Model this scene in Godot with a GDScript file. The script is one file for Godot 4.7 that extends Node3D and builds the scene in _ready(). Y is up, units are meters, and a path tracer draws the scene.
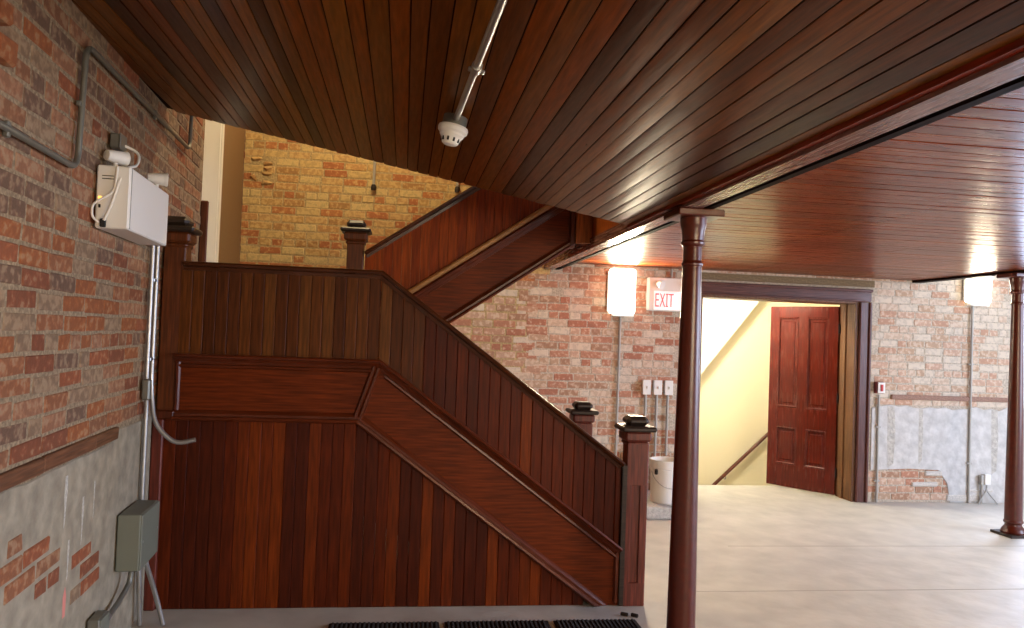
extends Node3D

# ---------------------------------------------------------------- helpers
var used := {}
var cache := {}
var rng := RandomNumberGenerator.new()
var tex := {}
const SL := 0.734          # slope of the lower flight
const SU := 0.685          # slope of the upper flight
const WX := Vector3(-1.37, 0, -4.6)
var wdir := Vector3(-0.0616, 0, -0.9981)

func C(r: float, g: float, b: float) -> Color:
	return Color(r / 255.0, g / 255.0, b / 255.0)

func noise_tex(key: String, freq: float, octaves: int, lo: float, hi: float, size := 512, normal := false, kind := FastNoiseLite.TYPE_SIMPLEX_SMOOTH) -> NoiseTexture2D:
	if tex.has(key):
		return tex[key]
	var n := FastNoiseLite.new()
	n.seed = key.hash() % 1000
	n.noise_type = kind
	n.frequency = freq
	n.fractal_octaves = octaves
	var t := NoiseTexture2D.new()
	t.width = size
	t.height = size
	t.seamless = true
	t.noise = n
	if normal:
		t.as_normal_map = true
		t.bump_strength = hi
	else:
		var g := Gradient.new()
		g.set_color(0, Color(lo, lo, lo))
		g.set_color(1, Color(hi, hi, hi))
		t.color_ramp = g
	tex[key] = t
	return t

func plain(c: Color, rough := 0.6, metal := 0.0) -> StandardMaterial3D:
	var m := StandardMaterial3D.new()
	m.albedo_color = c
	m.roughness = rough
	m.metallic = metal
	return m

# varnished wood, grain along an axis ("x", "y", "z") of the world or of the part itself
func wood(c: Color, axis: String, rough := 0.4, own := false, spec := 0.4) -> StandardMaterial3D:
	var m := plain(c, rough)
	m.albedo_texture = noise_tex("grain", 0.012, 4, 0.62, 1.0)
	m.metallic_specular = spec
	m.normal_enabled = true
	m.normal_texture = noise_tex("grain_bump", 0.012, 3, 0.0, 3.0, 512, true)
	m.normal_scale = 0.22
	m.roughness_texture = noise_tex("sheen", 0.01, 3, 0.75, 1.0)
	m.uv1_triplanar = true
	m.uv1_world_triplanar = not own
	var s := Vector3(9, 9, 9)
	s["xyz".find(axis)] = 0.55
	m.uv1_scale = s
	return m

func rough_stone(c: Color, scale := 5.0, lo := 0.6, rough := 0.9, bump := 1.0) -> StandardMaterial3D:
	var m := plain(c, rough)
	m.albedo_texture = noise_tex("mottle%d" % int(lo * 100), 0.018, 5, lo, 1.0)
	m.normal_enabled = true
	m.normal_texture = noise_tex("pits", 0.03, 4, 0.0, 6.0, 512, true)
	m.normal_scale = bump
	m.uv1_triplanar = true
	m.uv1_world_triplanar = true
	m.uv1_scale = Vector3(scale, scale, scale)
	return m

# brick: fired clay smeared with mortar
func brick_mat(key: String, a: Color, b: Color, c: Color, smear: float) -> StandardMaterial3D:
	var n := FastNoiseLite.new()
	n.seed = key.hash() % 1000
	n.frequency = 0.011
	n.fractal_octaves = 3
	var g := Gradient.new()
	g.set_color(0, a)
	g.set_color(1, c)
	g.add_point(0.38, a)
	g.add_point(0.62 - smear, b)
	g.add_point(0.82 - smear, c)
	var t := NoiseTexture2D.new()
	t.width = 512
	t.height = 512
	t.seamless = true
	t.noise = n
	t.color_ramp = g
	var m := rough_stone(Color.WHITE, 3.0, 0.6, 0.92, 0.5)
	m.albedo_texture = t
	return m

func tri(st: SurfaceTool, a: Vector3, b: Vector3, c: Vector3, centre: Vector3) -> void:
	var n := (b - a).cross(c - a)
	if n.length_squared() < 1e-16:
		return
	if n.dot((a + b + c) / 3.0 - centre) > 0.0:   # front faces run clockwise
		var t := b
		b = c
		c = t
	n = (c - a).cross(b - a).normalized()
	for v in [a, b, c]:
		st.set_normal(n)
		st.add_vertex(v)

func quad(st: SurfaceTool, a: Vector3, b: Vector3, c: Vector3, d: Vector3, centre: Vector3) -> void:
	tri(st, a, b, c, centre)
	tri(st, a, c, d, centre)

func start() -> SurfaceTool:
	var st := SurfaceTool.new()
	st.begin(Mesh.PRIMITIVE_TRIANGLES)
	return st

# chamfered box into a SurfaceTool; jit moves the corners at random
func put_box(st: SurfaceTool, size: Vector3, at := Vector3.ZERO, b := 0.0, jit := 0.0) -> void:
	var h := size / 2.0
	b = minf(b, minf(h.x, minf(h.y, h.z)) * 0.9)
	var p := {}
	for i in 8:
		var s := Vector3(1 if i & 1 else -1, 1 if i & 2 else -1, 1 if i & 4 else -1)
		var j := Vector3.ZERO
		if jit > 0.0:
			j = Vector3(rng.randf_range(-jit, jit), rng.randf_range(-jit, jit), rng.randf_range(-jit, jit) * 0.6)
		for a in 3:
			var v := h - Vector3(b, b, b)
			v[a] = h[a]
			p[i * 3 + a] = at + s * v + j
	for a in 3:
		var b1 := 1 << ((a + 1) % 3)
		var b2 := 1 << ((a + 2) % 3)
		for s in [0, 1 << a]:
			quad(st, p[s * 3 + a], p[(s | b1) * 3 + a], p[(s | b1 | b2) * 3 + a], p[(s | b2) * 3 + a], at)
	if b <= 0.0:
		return
	for a in 3:   # edges along a
		var a1 := (a + 1) % 3
		var a2 := (a + 2) % 3
		for k in 4:
			var i := ((k & 1) << a1) | ((k >> 1) << a2)
			var j := i | (1 << a)
			quad(st, p[i * 3 + a1], p[i * 3 + a2], p[j * 3 + a2], p[j * 3 + a1], at)
	for i in 8:
		tri(st, p[i * 3], p[i * 3 + 1], p[i * 3 + 2], at)

func box(size: Vector3, b := 0.0, jit := 0.0, variant := 0) -> ArrayMesh:
	var key := "box%s%s%s%d" % [size, b, jit, variant]
	if not cache.has(key):
		var st := start()
		put_box(st, size, Vector3.ZERO, b, jit)
		cache[key] = st.commit()
	return cache[key]

func inset(poly: PackedVector2Array, d: float) -> PackedVector2Array:
	var out := PackedVector2Array()
	var n := poly.size()
	for i in n:
		var e0 := (poly[i] - poly[(i + n - 1) % n]).normalized()
		var e1 := (poly[(i + 1) % n] - poly[i]).normalized()
		var n0 := Vector2(-e0.y, e0.x)
		var n1 := Vector2(-e1.y, e1.x)
		var m := (n0 + n1).normalized()
		out.append(poly[i] + m * d / maxf(m.dot(n0), 0.3))
	return out

func ccw(poly: PackedVector2Array) -> PackedVector2Array:
	var a := 0.0
	for i in poly.size():
		a += poly[i].cross(poly[(i + 1) % poly.size()])
	if a < 0.0:
		poly = poly.duplicate()
		poly.reverse()
	return poly

func face(st: SurfaceTool, poly: PackedVector2Array, z: float, up: float) -> void:
	var ix := Geometry2D.triangulate_polygon(poly)
	for k in range(0, ix.size(), 3):
		var a := Vector3(poly[ix[k]].x, poly[ix[k]].y, z)
		var b := Vector3(poly[ix[k + 1]].x, poly[ix[k + 1]].y, z)
		var c := Vector3(poly[ix[k + 2]].x, poly[ix[k + 2]].y, z)
		tri(st, a, b, c, (a + b + c) / 3.0 - Vector3(0, 0, up))

# outline in x, y extruded from z0 to z1, with a chamfer b on the z1 edge
func put_prism(st: SurfaceTool, outline: PackedVector2Array, z0: float, z1: float, b := 0.0) -> void:
	var poly := ccw(outline)
	var top := inset(poly, b) if b > 0.0 else poly
	face(st, poly, z0, -1.0)
	face(st, top, z1, 1.0)
	var n := poly.size()
	for i in n:
		var j := (i + 1) % n
		var e := (poly[j] - poly[i]).normalized()
		var out := Vector3(e.y, -e.x, 0)
		var zm := z1 - b
		var p0 := Vector3(poly[i].x, poly[i].y, z0)
		var p1 := Vector3(poly[j].x, poly[j].y, z0)
		var p2 := Vector3(poly[j].x, poly[j].y, zm)
		var p3 := Vector3(poly[i].x, poly[i].y, zm)
		quad(st, p0, p1, p2, p3, (p0 + p2) / 2.0 - out)
		if b > 0.0:
			var t2 := Vector3(top[j].x, top[j].y, z1)
			var t3 := Vector3(top[i].x, top[i].y, z1)
			quad(st, p3, p2, t2, t3, (p2 + t3) / 2.0 - out - Vector3(0, 0, 1))

func prism(outline: PackedVector2Array, z0: float, z1: float, b := 0.0) -> ArrayMesh:
	var st := start()
	put_prism(st, outline, z0, z1, b)
	return st.commit()

# profile in (z, y) run along x from x0 to x1; each end is cut at a slope k (x changes by k for each unit of y)
func bar(profile: PackedVector2Array, x0: float, x1: float, k0 := 0.0, k1 := 0.0) -> ArrayMesh:
	var st := start()
	var poly := ccw(profile)
	var n := poly.size()
	for i in n:
		var j := (i + 1) % n
		var e := (poly[j] - poly[i]).normalized()
		var out := Vector3(0, -e.x, e.y)
		var a := Vector3(x0 + k0 * poly[i].y, poly[i].y, poly[i].x)
		var b := Vector3(x0 + k0 * poly[j].y, poly[j].y, poly[j].x)
		var c := Vector3(x1 + k1 * poly[j].y, poly[j].y, poly[j].x)
		var d := Vector3(x1 + k1 * poly[i].y, poly[i].y, poly[i].x)
		quad(st, a, b, c, d, (a + c) / 2.0 - out)
	var ix := Geometry2D.triangulate_polygon(poly)
	for k in range(0, ix.size(), 3):
		for end in 2:
			var q := []
			for m in 3:
				var p := poly[ix[k + m]]
				q.append(Vector3((x1 + k1 * p.y) if end else (x0 + k0 * p.y), p.y, p.x))
			var mid: Vector3 = (q[0] + q[1] + q[2]) / 3.0
			tri(st, q[0], q[1], q[2], mid - Vector3(1 if end else -1, 0, 0))
	return st.commit()

func P(a: Array) -> PackedVector2Array:
	var p := PackedVector2Array()
	for i in range(0, a.size(), 2):
		p.append(Vector2(a[i], a[i + 1]))
	return p

func rounded(w: float, h: float, r: float, n := 4) -> PackedVector2Array:
	var p := PackedVector2Array()
	for c in 4:
		var o := Vector2((w / 2 - r) * (1 if c in [0, 3] else -1), (h / 2 - r) * (1 if c < 2 else -1))
		for k in n + 1:
			var a := PI / 2 * c + PI / 2 * k / n
			p.append(o + Vector2(cos(a), sin(a)) * r)
	return p

# profile points (radius, height), turned about y
func lathe(prof: Array, seg := 32) -> ArrayMesh:
	var st := start()
	for i in range(prof.size() - 1):
		var a: Vector2 = prof[i]
		var b: Vector2 = prof[i + 1]
		var d := (b - a).normalized()
		var nr := Vector2(d.y, -d.x)
		for k in seg:
			var t0 := TAU * k / seg
			var t1 := TAU * (k + 1) / seg
			var c0 := Vector3(cos(t0), 0, sin(t0))
			var c1 := Vector3(cos(t1), 0, sin(t1))
			var v := [c0 * a.x + Vector3.UP * a.y, c1 * a.x + Vector3.UP * a.y, c1 * b.x + Vector3.UP * b.y, c0 * b.x + Vector3.UP * b.y]
			var nn := [c0 * nr.x + Vector3.UP * nr.y, c1 * nr.x + Vector3.UP * nr.y]
			for m in [[0, 1, 2], [0, 2, 3]]:
				for w in m:
					st.set_normal(nn[1 if w in [1, 2] else 0])
					st.add_vertex(v[w])
	return st.commit()

func smooth_path(pts: Array, r: float, n := 5) -> Array:
	var out := [pts[0]]
	for i in range(1, pts.size() - 1):
		var p: Vector3 = pts[i]
		var a: Vector3 = pts[i - 1]
		var b: Vector3 = pts[i + 1]
		var d := minf(r, minf(p.distance_to(a), p.distance_to(b)) * 0.48)
		var s := p + (a - p).normalized() * d
		var e := p + (b - p).normalized() * d
		for k in n + 1:
			var t := float(k) / n
			out.append(s.lerp(p, t).lerp(p.lerp(e, t), t))
	out.append(pts[-1])
	return out

func put_tube(st: SurfaceTool, pts: Array, r: float, seg := 10) -> void:
	var rings := []
	var up := Vector3(0.31, 0.2, 0.93)
	for i in pts.size():
		var d: Vector3 = (pts[mini(i + 1, pts.size() - 1)] - pts[maxi(i - 1, 0)]).normalized()
		up = (up - d * up.dot(d))
		if up.length() < 0.05:
			up = Vector3(0.9, 0.3, 0.1) - d * Vector3(0.9, 0.3, 0.1).dot(d)
		up = up.normalized()
		var side := d.cross(up)
		var ring := []
		for k in seg:
			var a := TAU * k / seg
			ring.append(up * cos(a) + side * sin(a))
		rings.append(ring)
	for i in pts.size() - 1:
		for k in seg:
			var k2 := (k + 1) % seg
			var idx := [[i, k], [i + 1, k], [i + 1, k2], [i, k2]]
			for m in [[0, 1, 2], [0, 2, 3]]:
				for w in m:
					var q: Vector3 = rings[idx[w][0]][idx[w][1]]
					st.set_normal(q)
					st.add_vertex(pts[idx[w][0]] + q * r)
	for e in [0, pts.size() - 1]:
		var c: Vector3 = pts[e]
		var inner: Vector3 = pts[1] if e == 0 else pts[-2]
		for k in seg:
			tri(st, c, c + rings[e][k] * r, c + rings[e][(k + 1) % seg] * r, inner)

func tube(pts: Array, r: float, seg := 10) -> ArrayMesh:
	var st := start()
	put_tube(st, pts, r, seg)
	return st.commit()

# one named mesh under a parent
func obj(called: String, mesh: Mesh, m: Material, parent: Node = self, at := Vector3.ZERO, rot := Vector3.ZERO) -> MeshInstance3D:
	var o := MeshInstance3D.new()
	o.name = called
	o.mesh = mesh
	o.material_override = m
	o.position = at
	o.rotation = rot
	if parent == self:
		o.name = numbered(called)
	parent.add_child(o, true)
	if parent != self and String(o.name) != called:
		var k := 1
		while parent.has_node("%s_%03d" % [called, k]):
			k += 1
		o.name = "%s_%03d" % [called, k]
	return o

func numbered(called: String) -> String:
	used[called] = used.get(called, -1) + 1
	return called if used[called] == 0 else "%s_%03d" % [called, used[called]]

func thing(called: String, label: String, category: String, at := Vector3.ZERO, turn := 0.0, group := "") -> Node3D:
	var o := Node3D.new()
	o.name = numbered(called)
	add_child(o)
	o.position = at
	o.rotation.y = turn
	return tag(o, label, category, group)

func tag(o: Node3D, label: String, category: String, group := "", kind := "") -> Node3D:
	o.set_meta("label", label)
	o.set_meta("category", category)
	if group:
		o.set_meta("group", group)
	if kind:
		o.set_meta("kind", kind)
	return o

func setting(o: Node3D, label: String, category: String) -> Node3D:
	return tag(o, label, category, "", "structure")

func boxes_mesh(list: Array) -> ArrayMesh:   # each [x0, x1, y0, y1, z0, z1]
	var st := start()
	for a in list:
		put_box(st, Vector3(a[1] - a[0], a[3] - a[2], a[5] - a[4]), Vector3(a[0] + a[1], a[2] + a[3], a[4] + a[5]) / 2.0)
	return st.commit()

# bricks in rows on a wall whose own axes are x along, y up, z out of the wall
# want(x, y) -> 0 none, 1 a brick of its own, 2 joined with the rest; tone(x, y) -> index of a material
func lay_bricks(wall: Node3D, x0: float, x1: float, y0: float, y1: float, len_: float, row: float, joint: float, want: Callable, tone: Callable, mats: Array, most := 300, header_every := 6, out := 0.0) -> void:
	var n := 0
	var rest := {}
	var r := 0
	var y := y0
	while y < y1:
		var header := r % header_every == header_every - 1
		var l := len_ * 0.5 if header else len_
		var x := x0 - (len_ * 0.5 if r % 2 else 0.0) + rng.randf_range(-0.02, 0.02)
		while x < x1:
			var w := l * rng.randf_range(0.94, 1.06)
			if not header and rng.randf() < 0.12:
				w = l * 0.5
			var cx := x + w / 2
			var cy := y + row / 2
			var how: int = want.call(cx, cy)
			if how > 0:
				var tn: int = tone.call(cx, cy)
				var proud := rng.randf_range(-0.002, 0.002)
				var at := Vector3(cx, cy + rng.randf_range(-0.002, 0.002), proud - 0.0145 + out)
				if how == 1 and n < most:
					n += 1
					var sz := Vector3(snappedf(w - joint, 0.006), row - joint, 0.036)
					var b := obj("brick", box(sz, 0.005, 0.003, rng.randi() % 3), mats[tn], wall, at)
					b.rotation.z = rng.randf_range(-0.012, 0.012)
				else:
					if not rest.has(tn):
						rest[tn] = start()
					put_box(rest[tn], Vector3(w - joint, row - joint, 0.036), at, 0.004, 0.002)
			x += w
		y += row
		r += 1
	for tn in rest:
		var o := obj("brickwork", rest[tn].commit(), mats[tn], wall)
		o.set_meta("kind", "stuff")

func area(called: String, at: Vector3, look: Vector3, size: Vector2, energy: float, c: Color) -> void:
	var l := AreaLight3D.new()
	l.name = called
	l.area_size = size
	l.area_normalize_energy = true
	l.light_energy = energy
	l.light_color = c
	l.shadow_enabled = true
	l.area_range = 30.0
	add_child(l)
	l.position = at
	l.look_at_from_position(at, at + look, Vector3.UP if absf(look.y) < 0.9 else Vector3.RIGHT)

func omni(called: String, at: Vector3, energy: float, c: Color, size := 0.1) -> void:
	var l := OmniLight3D.new()
	l.name = called
	l.light_energy = energy
	l.light_color = c
	l.light_size = size
	l.omni_range = 25.0
	l.omni_attenuation = 2.0
	l.shadow_enabled = true
	add_child(l)
	l.position = at

# a point of the left wall: s along it (into the picture), height, distance out
func LW(s: float, y: float, o := 0.0) -> Vector3:
	return Vector3(s, y, o)

# ---------------------------------------------------------------- the scene
var M := {}

func _ready() -> void:
	rng.seed = 4711
	# camera
	var cam := Camera3D.new()
	cam.name = "camera"
	cam.fov = rad_to_deg(2.0 * atan(314.0 / 780.0))
	cam.near = 0.05
	cam.far = 100.0
	add_child(cam)
	cam.position = Vector3(0, 1.6, 0)
	cam.basis = Basis(Vector3.UP, deg_to_rad(-7.832)) * Basis(Vector3.RIGHT, deg_to_rad(1.542)) * Basis(Vector3.BACK, deg_to_rad(2.14))
	cam.current = true
	# sky and exposure
	var env := Environment.new()
	env.background_mode = Environment.BG_SKY
	var sky := Sky.new()
	var sm := ProceduralSkyMaterial.new()
	sm.sky_top_color = C(150, 180, 225)
	sm.sky_horizon_color = C(215, 225, 240)
	sm.ground_bottom_color = C(120, 120, 118)
	sm.ground_horizon_color = C(190, 195, 200)
	sky.sky_material = sm
	env.sky = sky
	env.background_energy_multiplier = 2.2
	env.tonemap_mode = Environment.TONE_MAPPER_LINEAR
	env.tonemap_exposure = 1.7
	env.sdfgi_enabled = true
	env.ssao_enabled = true
	env.ssil_enabled = true
	var we := WorldEnvironment.new()
	we.name = "environment"
	we.environment = env
	add_child(we)
	# daylight at the window openings
	area("right_window_daylight", Vector3(9.35, 2.2, -1.5), Vector3(-1, -0.1, 0), Vector2(5.5, 3.0), 42.0, C(214, 226, 255))
	area("back_window_daylight", Vector3(7.3, 2.3, -7.5), Vector3(-0.1, -0.1, 1), Vector2(1.3, 2.6), 11.0, C(205, 222, 255))
	area("front_window_daylight", Vector3(3.0, 1.9, 3.85), Vector3(0, -0.1, -1), Vector2(3.2, 1.5), 14.0, C(255, 232, 196))

	make_materials()
	shell()
	ceilings()
	left_wall()
	back_walls()
	doorway()
	staircase()
	upper_flight()
	columns()
	left_wall_fittings()
	back_wall_fittings()
	small_things()
	room_lamps()

func make_materials() -> void:
	M.mortar_left = rough_stone(C(178, 156, 126), 4.0, 0.6)
	M.mortar_back = rough_stone(C(218, 204, 184), 4.0, 0.7)
	M.mortar_stair = rough_stone(C(208, 184, 136), 4.0, 0.7)  # warm lamplight tinted into this mortar
	M.plaster_left = rough_stone(C(168, 158, 138), 0.9, 0.75, 0.92, 0.3)
	M.plaster_back = rough_stone(C(216, 214, 210), 0.8, 0.84, 0.92, 0.3)
	M.painted = plain(C(196, 194, 188), 0.8)
	M.brick_left = []
	for c in [[C(146, 82, 50), 0.0], [C(146, 92, 60), 0.05], [C(130, 74, 48), 0.0], [C(150, 104, 76), 0.1], [C(136, 110, 86), 0.12], [C(136, 90, 62), 0.08], [C(114, 86, 68), 0.05], [C(148, 86, 48), 0.0]]:
		M.brick_left.append(brick_mat("left%d" % M.brick_left.size(), c[0] * 0.88, c[0], c[0].lerp(C(160, 138, 110), 0.6), c[1]))
	M.brick_back = []
	for c in [[C(186, 134, 108), 0.04], [C(194, 154, 128), 0.1], [C(202, 168, 144), 0.12], [C(176, 120, 96), 0.0], [C(206, 182, 160), 0.14], [C(174, 136, 110), 0.06], [C(210, 196, 178), 0.16], [C(192, 162, 136), 0.12]]:
		M.brick_back.append(brick_mat("back%d" % M.brick_back.size(), c[0] * 0.94, c[0], c[0].lerp(C(214, 200, 180), 0.6), c[1]))
	M.brick_stair = []  # yellow of warm lamplight put into the tan, mortar-smeared brick colours
	for c in [[C(188, 126, 78), 0.04], [C(196, 152, 98), 0.1], [C(200, 164, 110), 0.12], [C(180, 114, 72), 0.0], [C(204, 176, 120), 0.14], [C(178, 136, 86), 0.06], [C(206, 184, 130), 0.16], [C(194, 158, 102), 0.12]]:
		M.brick_stair.append(brick_mat("stair%d" % M.brick_stair.size(), c[0] * 0.92, c[0], c[0].lerp(C(208, 182, 126), 0.7), c[1]))
	M.near_planks = []
	for c in [C(126, 68, 17), C(102, 52, 14), C(142, 82, 24), C(80, 40, 13), C(114, 58, 16), C(136, 66, 14)]:
		M.near_planks.append(wood(c, "z", 0.36, false, 0.27))
	M.far_planks = []
	for c in [C(152, 70, 24), C(136, 60, 20), C(164, 82, 30), C(146, 64, 20), C(130, 58, 22)]:
		M.far_planks.append(wood(c, "x", 0.33, false, 0.32))
	M.stair_boards = []
	for c in [C(110, 43, 11), C(98, 36, 10), C(118, 48, 12), C(88, 33, 12), C(130, 55, 13), C(102, 38, 10), C(84, 31, 12)]:
		M.stair_boards.append(wood(c, "y", 0.5, false, 0.24))
	M.upper_boards = []
	for c in [C(98, 50, 16), C(110, 60, 22), C(88, 44, 16), C(116, 68, 28), C(94, 48, 18)]:
		M.upper_boards.append(wood(c, "y", 0.5, false, 0.26))
	M.flight_boards = []
	for c in [C(160, 68, 20), C(148, 60, 18), C(168, 74, 22), C(154, 64, 20)]:
		M.flight_boards.append(wood(c, "y", 0.5, false, 0.24))
	M.panel = wood(C(116, 47, 12), "x", 0.5, true, 0.24)
	M.mould = wood(C(104, 44, 18), "x", 0.34, true)
	M.mould_y = wood(C(96, 42, 18), "y", 0.36, true)
	M.rail = wood(C(84, 42, 18), "x", 0.3, true)
	M.newel = wood(C(120, 54, 40), "y", 0.45, true)
	M.newel_dark = wood(C(60, 46, 36), "x", 0.5, true)
	M.newel_brown = wood(C(112, 58, 26), "y", 0.45, true)
	M.column = rough_stone(C(86, 29, 13), 2.0, 0.8, 0.28, 0.06)
	M.beam = wood(C(150, 108, 98), "z", 0.3)  # paler, to paint in the lavender daylight sheen under the beam
	M.beam_red = wood(C(150, 46, 14), "z", 0.35)
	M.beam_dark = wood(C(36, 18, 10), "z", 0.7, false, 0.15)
	M.frame = wood(C(112, 68, 58), "y", 0.38)
	M.frame_x = wood(C(112, 68, 58), "x", 0.38)
	M.jamb = wood(C(132, 88, 52), "y", 0.5)
	M.door = wood(C(108, 30, 11), "y", 0.3)
	M.door_mould = wood(C(112, 36, 18), "y", 0.32)
	M.tan = wood(C(186, 130, 74), "x", 0.4, true)  # pale tone painting the lit top of the upper ledge
	M.cream = plain(C(246, 236, 206), 0.85)
	M.white_wall = plain(C(226, 225, 220), 0.85)
	M.white = plain(C(232, 230, 224), 0.5)
	M.steel = plain(C(168, 168, 168), 0.35, 0.75)
	M.steel_dull = plain(C(120, 120, 112), 0.45, 0.5)
	M.pipe_pale = plain(C(168, 166, 160), 0.5, 0.15)
	M.cable = plain(C(226, 222, 212), 0.5)
	M.grey_box = plain(C(112, 116, 104), 0.5)
	M.black = plain(C(28, 27, 27), 0.7)
	M.dark = plain(C(40, 30, 24), 0.7)
	M.glow = plain(C(255, 250, 240), 0.6)
	M.glow.emission_enabled = true
	M.glow.emission = C(255, 244, 222)
	M.glow.emission_energy_multiplier = 3.0
	M.lit_sign = plain(C(250, 246, 246), 0.5)
	M.lit_sign.emission_enabled = true
	M.lit_sign.emission = C(255, 245, 245)
	M.lit_sign.emission_energy_multiplier = 0.25
	M.red = plain(C(250, 90, 90), 0.5)
	M.red.emission_enabled = true
	M.red.emission = C(255, 70, 80)
	M.red.emission_energy_multiplier = 0.5
	M.floor = rough_stone(C(206, 199, 186), 0.3, 0.88, 0.55, 0.1)
	M.glass = plain(Color(0.9, 0.95, 1.0, 0.06), 0.02)
	M.glass.transparency = BaseMaterial3D.TRANSPARENCY_ALPHA

# ---------------------------------------------------------------- the shell
func shell() -> void:
	var f := obj("floor", boxes_mesh([[-2.2, 9.9, -0.3, 0, -8.42, 4.3]]), M.floor)
	setting(f, "pale worn concrete floor running from the stairs to the doorway", "floor")
	for s in [[-4.83, 1.75, 9.3], [-5.9, 2.6, 9.3]]:
		obj("seam", box(Vector3(s[2] - s[1], 0.004, 0.008)), plain(C(176, 168, 155), 0.9), f, Vector3((s[1] + s[2]) / 2, -0.0005, s[0]))
	# walls outside the picture, with window openings
	var wr := obj("wall_right", boxes_mesh([[9.5, 9.9, 0, 0.7, -8.0, 4.3], [9.5, 9.9, 3.7, 5.4, -8.0, 4.3], [9.5, 9.9, 0.7, 3.7, 1.3, 4.3], [9.5, 9.9, 0.7, 3.7, -8.0, -4.3]]), M.painted)
	setting(wr, "plain plastered wall with the wide daylight windows, far right", "wall")
	var wf := obj("wall_front", boxes_mesh([[-1.5, 9.5, 0, 1.1, 4.0, 4.3], [-1.5, 9.5, 2.7, 5.4, 4.0, 4.3], [-1.5, 1.3, 1.1, 2.7, 4.0, 4.3], [4.7, 9.5, 1.1, 2.7, 4.0, 4.3]]), M.painted)
	setting(wf, "plain plastered wall opposite the staircase with one low window", "wall")
	for w in [["window_1", Vector3(9.7, 2.2, -1.5), PI / 2, 5.6, 3.0, "wide daylight window in the right wall"], ["window_2", Vector3(3.0, 1.9, 4.15), 0.0, 3.4, 1.6, "low daylight window opposite the staircase"], ["window_3", Vector3(7.26, 2.4, -7.8), 0.0, 1.48, 2.8, "tall window in the far wall beyond the slender end column"]]:
		var n := thing(w[0], w[5], "window", w[1], w[2])
		setting(n, w[5], "window")
		var ww: float = w[3]
		var hh: float = w[4]
		obj("pane", box(Vector3(ww - 0.1, hh - 0.1, 0.006)), M.glass, n)
		var st := start()
		for s in [-1, 1]:
			put_box(st, Vector3(0.06, hh, 0.08), Vector3(s * (ww / 2 - 0.03), 0, 0))
			put_box(st, Vector3(ww, 0.06, 0.08), Vector3(0, s * (hh / 2 - 0.03), 0))
		put_box(st, Vector3(ww - 0.1, 0.04, 0.05))
		obj("window_frame", st.commit(), M.white, n)

# the section of a slightly cupped board, face down
func cupped(sag: float, h: float) -> PackedVector2Array:
	var p := P([h, 0.018, -h, 0.018])
	for k in 13:
		var u := k / 6.0 - 1.0
		p.append(Vector2(h * u, sag * u * u))
	return p

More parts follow.
